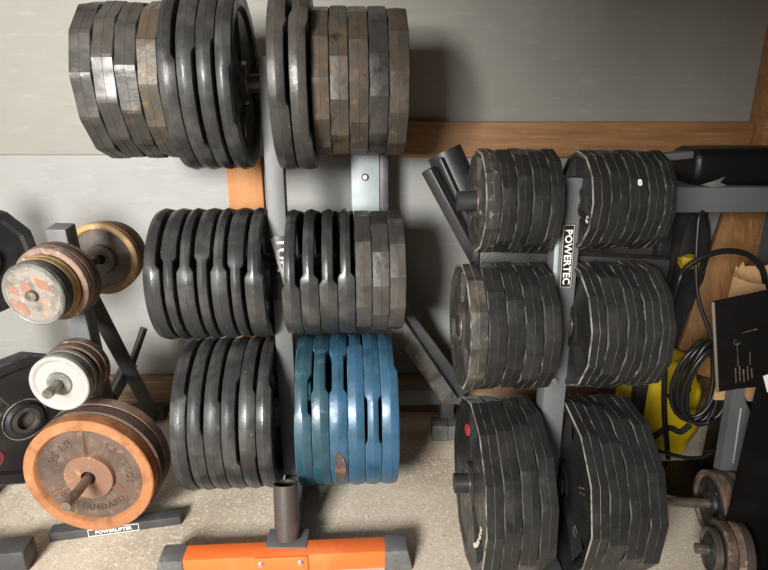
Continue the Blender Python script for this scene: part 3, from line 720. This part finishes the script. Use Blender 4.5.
iron_plate('weight_plate', .180, .038, [M['rust_dark'], M['pinkrust'], M['rust_hub']], 'rearmost brown rusty plate on the low peg of the left stand', gl, (XS + .024, y + .080, .221), hub=.06)
gl = 'small plates on the middle peg of the left stand'
z = .512; y = 1.300
o = iron_plate('weight_plate', .076, .017, [M['white'], M['white'], M['steelgrey']], 'small white-painted plate with the peg sticking out, left stand', gl, (XS, y + .0085, z), web=.5, rim=.86, hub=.030)
iron_plate('weight_plate', .075, .018, [M['steelgrey']] * 3, 'small dull grey plate directly behind the white one', gl, (XS, y + .027, z))
iron_plate('weight_plate', .076, .016, [M['steelgrey']] * 3, 'second dull grey plate behind the white one, slightly darker rim', gl, (XS, y + .045, z))
iron_plate('weight_plate', .078, .024, [M['rust_dark']] * 3, 'small brown rusty plate on the middle peg, front one of two', gl, (XS, y + .076, z))
iron_plate('weight_plate', .080, .026, [M['rust_dark'], M['rim_brown'], M['rust_dark']], 'rearmost small brown plate on the middle peg', gl, (XS, y + .1025, z))
gl = 'small plates on the top front peg of the left stand'
z = .768; y = 1.255
o = iron_plate('weight_plate', .0775, .018, [M['oldface'], M['steelgrey'], M['oldface']], 'foremost small plate with grey face and salmon paint patches, top peg', gl, (XS + .010, y + .009, z), web=.94, rim=.93, hub=.016, yaw=84, tilt=-4)
for yy, zz, wd, hh in ((-.040, -.032, .026, .014), (.030, .026, .020, .012), (-.045, .010, .014, .010), (-.012, .016, .018, .014)):
    bm = bmesh.new(); n = 18; rg = [bm.verts.new((-.0091, 0 - (yy + wd * math.copysign(abs(math.cos(k * 2 * math.pi / n)) ** .5, math.cos(k * 2 * math.pi / n)) * .8 - zz * 0), zz + hh * math.copysign(abs(math.sin(k * 2 * math.pi / n)) ** .5, math.sin(k * 2 * math.pi / n)) - wd * .5 * math.cos(k * 2 * math.pi / n))) for k in range(n)]
    rg2 = [bm.verts.new(v.co + Vector((.0006, 0, 0))) for v in rg]
    bm.faces.new(rg); bm.faces.new(rg2)
    for k in range(n): bm.faces.new((rg[k], rg[(k + 1) % n], rg2[(k + 1) % n], rg2[k]))
    finish('paint_patch', bm, M['patch'], o)
for i, (R, w, m, lab) in enumerate(((.078, .012, 'frame_dark', 'thin black plate behind the grey-faced one on the top peg'), (.076, .010, 'frame_dark', 'second thin black plate behind the grey-faced one, top peg'), (.079, .014, 'tan_rust', 'tan yellow-brown rusted plate on the top front peg, nearer one'),
                                    (.080, .012, 'tan_rust', 'second tan rusted plate on the top front peg'), (.095, .022, 'pinkrust', 'larger pinkish rusty plate on the top front peg, pale dented edge'),
                                    (.098, .020, 'rust_dark', 'larger brown plate behind the pinkish one, top front peg'), (.098, .020, 'rim_brown', 'rearmost larger brown plate beside the grey post, top front peg'))):
    if i == 0: y += .019
    if i == 4: y += .004
    iron_plate('weight_plate', R, w, [M[m]] * 3, lab, gl, (XS + .010, y + w / 2, z), yaw=84, tilt=-4); y += w + .001
gl = 'plates on the rear peg of the left stand'
y = 1.60; z = .762
iron_plate('weight_plate', .106, .030, [M['frame_brown'], M['tan_rust'], M['frame_brown']], 'dark-faced plate with tan rim on the rear peg of the left stand', gl, (XS + .010, y, z), hub=.04, web=.3)
iron_plate('weight_plate', .102, .018, [M['rim_brown']] * 3, 'brown plate behind the tan-rimmed one, against the wall side', gl, (XS + .010, y + .036, z))
iron_plate('weight_plate', .096, .016, [M['rust_dark']] * 3, 'second brown plate behind the tan-rimmed one', gl, (XS + .010, y + .060, z))
iron_plate('weight_plate', .093, .016, [M['frame_brown']] * 3, 'rearmost dark plate on the rear peg near the wall', gl, (XS + .010, y + .078, z))

# ------------------------------------------------------------------ far left rack, mostly outside the frame
fr = empty('weight_rack', (-1.25, 1.4, 0), 'black plate rack cut by the left edge of the photo, rubber-capped foot', 'weight rack')
a = fl(31, 553, .035)
bm = bmesh.new(); beam(bm, a - Vector((.34, .04, 0)), a - Vector((.03, .004, 0)), .056, .056); finish('foot', bm, M['frame_dark'], fr, world=True)
bm = bmesh.new(); beam(bm, a - Vector((.085, .010, 0)), a + Vector((.0, .0, 0)), .066, .066, bev=.006); finish('end_cap', bm, M['frame_dark'], fr, world=True)
def leftplate(px, py, Y, R, yawdeg, label, ph):
    c = at(px, py, Y); w = .045
    bmp = plate_bm(R, w, 'poly', phase=ph, holes=[(28, 62)], web=.55, hub=.045)
    o = finish('weight_plate', bmp, [M['frame_black'], M['edge']], None, c, (0, 0, R_(yawdeg)), sharp=12)
    tagit(o, label, 'weight plate', 'black plates on the far left rack'); return o, w
o, w = leftplate(23, 418, 1.40, .188, -33, 'big black twelve-sided plate with maroon badge at the left edge', 12)
sleeve(o, w, m=M['darkpeg'])
badge(o, w, .125, -38, (.030, .030), M['darkred'], side=1, web=.55)
bm = bmesh.new(); tube(bm, [(w / 2 * .55, .058 * math.cos(k * math.pi / 24), .058 * math.sin(k * math.pi / 24)) for k in range(49)], .0016, 6); finish('raised_ring', bm, M['bright_edge'], o)
t = text_bm('RG', .022, .0005, .0003)
bmesh.ops.transform(t, matrix=Matrix.Translation((w / 2 * .55 + .0024, -.125 * math.cos(R_(-38)), .125 * math.sin(R_(-38)))) @ Matrix(((0, 0, 1, 0), (1, 0, 0, 0), (0, 1, 0, 0), (0, 0, 0, 1))) @ Matrix.Rotation(R_(-35), 4, 'Z'), verts=t.verts)
finish('lettering', t, M['greyletters'], o)
c1 = o.location.copy(); d1 = Vector((math.cos(R_(-33)), math.sin(R_(-33)), 0))
o2, w2 = leftplate(-22, 262, 1.46, .150, -33, 'black plate with pale edge above, cut by the left edge', 5); sleeve(o2, w2, m=M['darkpeg'])
c2 = o2.location.copy()
pbase = c1 - d1 * .30; ptop = c2 - d1 * .26
bm = bmesh.new(); beam(bm, Vector((pbase.x, pbase.y, .03)), Vector((ptop.x, ptop.y, .95)), .058, .058, d1); finish('post', bm, M['frame_dark'], fr, world=True)
bm = bmesh.new(); beam(bm, Vector((pbase.x, pbase.y, .035)), a - Vector((.30, .04, 0)), .056, .056); finish('base_rail', bm, M['frame_dark'], fr, world=True)
for c_, e in ((c1, .012), (c2, .02)):
    bm = bmesh.new(); tube(bm, [c_ - d1 * .28, c_ + d1 * e], .0245, 24); finish('peg', bm, M['darkpeg'], fr, world=True)

# ------------------------------------------------------------------ bench frame behind the left rack
bf = empty('exercise_frame', (at(365, 200, 1.93).x, 1.93, 0), 'pale grey steel upright and diagonal brace behind the left rack', 'exercise machine')
Y0 = 1.90
a = at(365, 120, Y0); b = at(372, 300, Y0)
bm = bmesh.new(); box(bm, (a.x - .047, Y0, b.z - .05), (a.x + .045, Y0 + .008, a.z), .001); finish('upright', bm, M['silver'], bf, world=True)
bm = bmesh.new(); box(bm, (a.x + .046, Y0 - .002, b.z - .05), (a.x + .075, Y0 + .05, a.z), .003); sidep = finish('upright_flange', bm, M['frame_dark'], bf, world=True)
c = at(365, 177, Y0 - .001); bm = bmesh.new(); tube(bm, [c, c - Vector((0, .005, 0)), c - Vector((0, .009, 0))], [.012, .012, .007], 16); finish('bolt', bm, M['bolt'], bf, world=True)
bm = bmesh.new(); beam(bm, at(392, 300, 1.86), at(463, 395, 1.86), .012, .062, (0, 0, 1)); beam(bm, at(398, 310, 1.88), at(458, 395, 1.88), .01, .05, (0, 0, 1))
finish('brace', bm, M['frame_dark'], bf, world=True)
bm = bmesh.new(); beam(bm, at(385, 305, 1.84), at(450, 399, 1.84), .05, .058, (0, 0, 1)); finish('brace', bm, M['steelgrey'], bf, world=True)
bm = bmesh.new(); a2 = at(300, 396, 1.90); b2 = at(462, 394, 1.90); beam(bm, a2, b2, .05, .062); finish('base_beam', bm, M['frame_grey'], bf, world=True)
for px_ in (315, 447):
    q = at(px_, 396, 1.90); bm = bmesh.new(); box(bm, (q.x - .025, 1.875, 0), (q.x + .025, 1.925, q.z - .02), .004); finish('leg', bm, M['frame_dark'], bf, world=True)

# ------------------------------------------------------------------ right side clutter
# bench with black roll pad
by = 1.62
be = empty('weight_bench', (1.1, by, 0), 'grey steel bench beam with black pad at the right wall side', 'weight bench')
a = at(672, 200, by); b = at(790, 200, by)
zt = at(700, 187, by).z; zb = at(700, 213, by).z
bm = bmesh.new(); box(bm, (a.x, by, zb), (1.33, by + .075, zt), .006); finish('beam', bm, M['frame_grey'], be, world=True)
bm = bmesh.new(); box(bm, (a.x + .05, by + .01, zt + .001), (1.33, by + .17, zt + .105), .032, 4)
bmesh.ops.subdivide_edges(bm, edges=bm.edges, cuts=2, use_grid_fill=True)
for v in bm.verts: v.co += Vector((0, 0, 1)) * noise.noise(v.co * 18) * .006 + Vector((0, 1, 0)) * noise.noise(v.co * 14 + Vector((5, 0, 0))) * .005
finish('pad', bm, M['vinyl'], be, world=True)
bm = bmesh.new(); q = at(668, 156, 1.60); beam(bm, at(652, 158, 1.60), at(690, 154, 1.60), .045, .02, (0, 0, 1)); finish('end_plate', bm, M['frame_grey'], be, world=True)
lx = at(643, 400, by).x
bm = bmesh.new(); box(bm, (lx - .018, by + .012, .0), (lx + .018, by + .05, zb - .001), .004); box(bm, (lx - .018, by + .012, zb), (a.x + .02, by + .06, zt), .004); finish('leg', bm, M['frame_black'], be, world=True)
bm = bmesh.new(); box(bm, (1.27, by + .012, .0), (1.325, by + .067, zb - .001), .004); finish('leg', bm, M['frame_black'], be, world=True)
# torn plastic scrap on the beam
bm = bmesh.new(); pts = [(700, 185), (714, 181), (724, 177), (719, 183), (726, 186), (712, 188)]
r1 = [bm.verts.new(at(x, y_, by - .002)) for x, y_ in pts]; r2 = [bm.verts.new(at(x, y_, by - .002) + Vector((0, -.006, .002))) for x, y_ in pts]
bm.faces.new(r1); bm.faces.new(r2)
for k in range(6): bm.faces.new((r1[k], r1[(k + 1) % 6], r2[(k + 1) % 6], r2[k]))
tagit(finish('plastic_scrap', bm, M['capgrey']), 'torn grey plastic scrap hanging on the bench beam edge', 'scrap')
# leaning plank
bm = bmesh.new(); beam(bm, at(690, 372, 1.86), at(748, 196, 2.00), .13, .03, (-.15, -1, .1), bev=.003)
tagit(finish('wooden_plank', bm, M['leanwood'], sharp=30), 'brown wooden plank leaning in the right corner behind the cable', 'plank')
# cardboard box, open and torn
Yb = 1.45
cb = empty('cardboard_box', (at(735, 330, Yb).x, Yb, 0), 'torn brown cardboard box behind the black panel', 'box')
x0 = at(728, 330, Yb).x; x1 = x0 + .22; xb = at(724, 330, Yb + .15).x; ztop = at(740, 296, Yb).z
bm = bmesh.new()
def ragged(p0, p1, zb_, zt_, n=16, amp=.025, sd=0):
    lo, hi = [], []
    for i in range(n + 1):
        q = Vector(p0).lerp(Vector(p1), i / n)
        hi.append((q.x, q.y, zt_ + noise.noise(Vector((i * .7 + sd, sd, 0))) * amp)); lo.append((q.x, q.y, zb_))
    th = Vector((0, .004, 0)) if abs(p0[1] - p1[1]) < 1e-4 else Vector((.004, 0, 0))
    A = [bm.verts.new(v) for v in lo]; B = [bm.verts.new(v) for v in hi]; C = [bm.verts.new(Vector(v) + th) for v in lo]; D = [bm.verts.new(Vector(v) + th) for v in hi]
    for i in range(n):
        bm.faces.new((A[i], A[i + 1], B[i + 1], B[i])); bm.faces.new((C[i], C[i + 1], D[i + 1], D[i])); bm.faces.new((B[i], B[i + 1], D[i + 1], D[i]))
zlow = at(735, 400, Yb).z
ragged((x0, Yb, 0), (x1, Yb, 0), zlow, ztop, sd=1.3); ragged((xb, Yb + .15, 0), (x1, Yb + .15, 0), zlow, ztop + .04, sd=4)
ragged((x0, Yb, 0), (xb, Yb + .15, 0), zlow, ztop + .02, sd=7); ragged((x1, Yb, 0), (x1, Yb + .15, 0), zlow, ztop, sd=9)
box(bm, (xb, Yb, zlow - .004), (x1, Yb + .154, zlow), 0)
finish('box_body', bm, M['card'], cb, world=True)
bm = bmesh.new(); p0, p1, p2, p3 = at(727, 301, Yb - .002), at(768, 296, Yb - .002), at(764, 284, Yb - .05), at(733, 276, Yb - .04)
vs = [bm.verts.new(p) for p in (p0, p1, p2, at(748, 282, Yb - .045), p3)]; v2 = [bm.verts.new(v.co + Vector((0, -.004, 0))) for v in vs]
bm.faces.new(vs); bm.faces.new(v2)
for k in range(5): bm.faces.new((vs[k], vs[(k + 1) % 5], v2[(k + 1) % 5], v2[k]))
finish('flap', bm, M['card'], cb, world=True)
# crate under the box so that it stands on something
bm = bmesh.new(); box(bm, (xb, Yb + .01, 0), (x1 - .01, Yb + .14, zlow - .005), .006)
for zz in (.1, .2, .3): box(bm, (x0 + .005, Yb + .006, zz), (x1 - .005, Yb + .012, zz + .012), .002)
tagit(finish('storage_crate', bm, M['vinyl']), 'dark crate under the torn cardboard box', 'crate')
# black sheet panel on its leg
Yp = 1.22
pn = empty('machine_stand', (at(760, 400, Yp).x, Yp, 0), 'tall matt black sheet panel on a leg at the right edge', 'exercise machine')
A = [at(714, 302, Yp), at(790, 286, Yp), at(790, 600, Yp), at(757.5, 600, Yp), at(757.5, 387, Yp), at(737, 389, Yp), at(718.5, 392, Yp)]
for v in A:
    if v.z < .02: v.z = 0.0
A[2].z = A[3].z = 0.0; A[3].x = A[4].x
bm = bmesh.new(); f1 = [bm.verts.new(v) for v in A]; f2 = [bm.verts.new(v + Vector((0.0, .006, 0))) for v in A]
bm.faces.new(f1); bm.faces.new(f2)
for k in range(7): bm.faces.new((f1[k], f1[(k + 1) % 7], f2[(k + 1) % 7], f2[k]))
finish('panel', bm, M['panel'], pn, world=True)
bm = bmesh.new(); beam(bm, A[6] + Vector((-.003, -.001, 0)), A[0] + Vector((-.003, -.001, 0)), .006, .005, (0, 1, 0), bev=.001); finish('edge_trim', bm, M['paneledge'], pn, world=True)
bm = bmesh.new()
for x_, y0_, y1_ in ((736, 368, 383), (740, 366, 381), (744, 369, 382), (748, 366, 380), (752, 368, 378)):
    beam(bm, at(x_, y1_, Yp - .001), at(x_ - .6, y0_, Yp - .001), .0022, .0016, (0, 1, 0), bev=0)
beam(bm, at(738, 366, Yp - .001), at(737, 343, Yp - .001), .0012, .0016, (0, 1, 0), bev=0)
beam(bm, at(750, 365, Yp - .001), at(750, 352, Yp - .001), .0012, .0016, (0, 1, 0), bev=0)
tube(bm, [at(737 + 3.2 * math.cos(k * .5), 342 + 2.6 * math.sin(k * .5), Yp - .001) for k in range(10)], .0008, 6)
beam(bm, at(742, 333, Yp - .001), at(757, 329, Yp - .001), .0012, .0012, (0, 0, 1), bev=0)
sm = finish('scratch_marks', bm, M['rim_brown'], pn, world=True); sm['label'] = 'brown vertical scratches and thin scribble on the panel'
bm = bmesh.new(); q = [at(763, 376, Yp - .001), at(775, 372, Yp - .001), at(775, 392, Yp - .001), at(767, 392, Yp - .001)]
v1 = [bm.verts.new(v) for v in q]; v2 = [bm.verts.new(v + Vector((0, -.001, 0))) for v in q]; bm.faces.new(v1); bm.faces.new(v2)
for k in range(4): bm.faces.new((v1[k], v1[(k + 1) % 4], v2[(k + 1) % 4], v2[k]))
finish('sticker', bm, M['letters'], pn, world=True)
# grey bracket standing behind
gb = Vector((at(740, 430, 1.40).x, 1.40, 0))
bm = bmesh.new()
q = [at(729, 470, 1.40), at(747, 470, 1.41), at(753, 418, 1.40), at(744, 398, 1.40), at(745, 387, 1.40), at(733, 387, 1.40), at(731, 402, 1.40)]
q[0].z = q[1].z = 0.001
q[0].x -= .02; q[1].x -= .02
v1 = [bm.verts.new(v) for v in q]; v2 = [bm.verts.new(v + Vector((.0, .03, 0))) for v in q]; bm.faces.new(v1); bm.faces.new(v2)
for k in range(7): bm.faces.new((v1[k], v1[(k + 1) % 7], v2[(k + 1) % 7], v2[k]))
br = finish('metal_bracket', bm, M['frame_grey']); tagit(br, 'grey bent metal bracket standing below the black panel', 'bracket')
bm = bmesh.new(); beam(bm, at(733, 463, 1.398), at(741, 408, 1.398), .0035, .004, (0, 1, 0), bev=.001); e_ = finish('folded_edge', bm, M['silver'], br, world=True)
# yellow bag with black straps
def blob(center, size, seed, amp=.16, sub=4, flat=True):
    bm = bmesh.new(); bmesh.ops.create_icosphere(bm, subdivisions=sub, radius=1)
    for v in bm.verts:
        n = v.co.normalized(); q = Vector([math.copysign(abs(c_) ** .72, c_) for c_ in n])
        k = 1 + amp * noise.noise(n * 2.1 + Vector((seed, 0, 0))) + amp * .5 * (1 - 2 * abs(noise.noise(n * 4.3 + Vector((0, seed, 0)))))
        v.co = Vector((q.x * size[0] * k, q.y * size[1] * k, q.z * size[2] * k)) + Vector(center)
        if flat and v.co.z < .001: v.co.z = .001
    return bm
yc = (at(657, 405, 1.80).x, 1.80, .17)
bag = finish('tool_bag', blob(yc, (.125, .085, .19), 2.2), M['yellow'], sharp=60)
tagit(bag, 'crumpled yellow bag with black straps on the floor behind the right rack', 'bag')
for pts in (((668, 398), (676, 393), (684, 390), (690, 389)), ((652, 438), (668, 428), (680, 432), (690, 425))):
    bm = bmesh.new(); ln = spline([at(x, y_, 1.70) for x, y_ in pts], 5); tube(bm, ln, [.010] * len(ln), 8); finish('strap', bm, M['blackcloth'], bag, world=True)
bc = (at(700, 300, 1.9).x, 1.90, .34)
tagit(finish('shade_filler', blob((at(680, 300, 1.96).x, 1.965, .43), (.065, .050, .44), 5.1, .12), M['blackcloth'], sharp=60), 'tall slumped black mass standing in for shade, left of the plank', 'bag')  # black mass added to darken the shaded wall beside the plank
bm = bmesh.new(); bmq = blob((0, 0, 0), (.05, .04, .03), 1.1, .3, 3, False); merge(bm, bmq, Matrix.Translation(at(688, 258, 1.80)))
bm.free()
tq = blob(at(689, 262, 1.90), (.030, .02, .022), 1.1, .35, 3, False); 
hk = finish('yellow_glove', tq, M['yellow'], sharp=60); tagit(hk, 'scrap of yellow fabric poking out beside the plank', 'fabric')
# coiled cable
random.seed(3)
bm = bmesh.new(); pts = []
for i in range(7 * 24 + 1):
    a_ = i * 2 * math.pi / 24; tt = i / (7 * 24)
    rx = .055 + .012 * math.sin(i * .09); rz = .125 + .012 * math.cos(i * .13)
    cx_, cz_ = at(704, 388, 1.50).x, at(704, 388, 1.50).z
    pts.append(Vector((cx_ + rx * math.cos(a_) + .015 * math.sin(tt * 9), 1.50 + .008 * math.sin(a_ * 2) + tt * .05, cz_ + rz * math.sin(a_) - .01 * math.cos(tt * 7))))
tube(bm, pts, .0065, 8)
tube(bm, spline([at(703, 211, 1.61), at(698, 225, 1.60), at(697, 290, 1.57), at(712, 340, 1.53), pts[0]], 8), .006, 8)
tail = spline([pts[-1], at(726, 428, 1.52), at(712, 452, 1.50), at(690, 458, 1.49), at(655, 450, 1.49), at(625, 440, 1.50)], 8)
tube(bm, tail, .006, 8)
tagit(finish('coiled_cable', bm, M['cable'], sharp=60), 'black cable hanging in loose coils beside the yellow bag', 'cable')
bm = bmesh.new(); tube(bm, spline([at(668, 458, 1.66), at(664, 400, 1.62), at(668, 330, 1.58), at(678, 285, 1.55), at(686, 268, 1.56), at(706, 256, 1.56), at(726, 251, 1.57), at(746, 254, 1.58), at(758, 264, 1.58), at(764, 275, 1.58), at(767, 300, 1.58), at(768, 330, 1.57)], 8), .0085, 10)
tagit(finish('cable_loop', bm, M['cable'], sharp=60), 'thick black cable arching in front of the wooden plank', 'cable')

bm = bmesh.new(); q = [fl(604, 466), fl(790, 456), fl(800, 640), fl(742, 640), fl(694, 502), fl(640, 488)]  # outline widened leftward; the black sheet also stands in for floor shadow
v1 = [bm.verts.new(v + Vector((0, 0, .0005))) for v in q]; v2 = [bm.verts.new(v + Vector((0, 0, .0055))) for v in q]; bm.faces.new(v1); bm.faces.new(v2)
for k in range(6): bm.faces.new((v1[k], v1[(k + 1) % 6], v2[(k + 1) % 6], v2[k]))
tagit(finish('mat_and_shade', bm, M['vinyl']), 'thin black rubber mat under the dumbbells, left end standing in for shade', 'mat')
# dumbbells on the floor at the right
def dumbbell(c, yawdeg, plates, label, hl):
    d = empty('dumbbell', c, label, 'dumbbell', 'loaded dumbbells on the floor at the right', R_(yawdeg))
    bm = bmesh.new(); tube(bm, [(-hl, 0, 0), (.085, 0, 0)], .0135, 18); finish('handle', bm, M['peg'], d)
    x = 0
    for i, (R, w, ms) in enumerate(plates):
        n = 72; bm = bmesh.new(); hw = w / 2; V = []
        prof = [(.014, 1, 0), (.034, 1, 0), (.037, .55, 0), (R * .82, .55, 0), (R * .86, 1, 1), (R - .002, 1, 1), (R, .8, 1)]
        for sg in (-1, 1):
            side = [[bm.verts.new((x + hw + sg * hw * xf, -r * math.cos(k * 2 * math.pi / n), r * math.sin(k * 2 * math.pi / n))) for k in range(n)] for r, xf, m_ in prof]
            for a_ in range(len(prof) - 1):
                for k in range(n):
                    f = bm.faces.new((side[a_][k], side[a_][(k + 1) % n], side[a_ + 1][(k + 1) % n], side[a_ + 1][k])); f.material_index = prof[a_ + 1][2]
            V.append(side)
        for j in (0, -1):
            for k in range(n):
                f = bm.faces.new((V[0][j][k], V[0][j][(k + 1) % n], V[1][j][(k + 1) % n], V[1][j][k])); f.material_index = 0 if j == 0 else 1
        finish('plate', bm, [M[ms[0]], M[ms[1]]], d); x += w + .0015
    return d
R1 = .094; c = at(709, 499, 1.36); c.z = R1 + .006
dumbbell(c, -4, [(R1, .034, ('speck', 'rim_brown')), (.092, .014, ('frame_brown', 'frame_brown')), (.092, .020, ('rim_brown', 'pinkrust'))], 'dumbbell with speckled black face and rusty rims, farther of the two', .17)
c = at(703, 572, 1.20); c.z = .085
dumbbell(c, -10, [(.058, .018, ('speck', 'frame_brown')), (.078, .024, ('frame_brown', 'rim_brown')), (.079, .018, ('rim_brown', 'pinkrust')), (.079, .018, ('frame_brown', 'frame_brown'))], 'dumbbell with stepped plates, nearer one at the bottom right corner', .03)
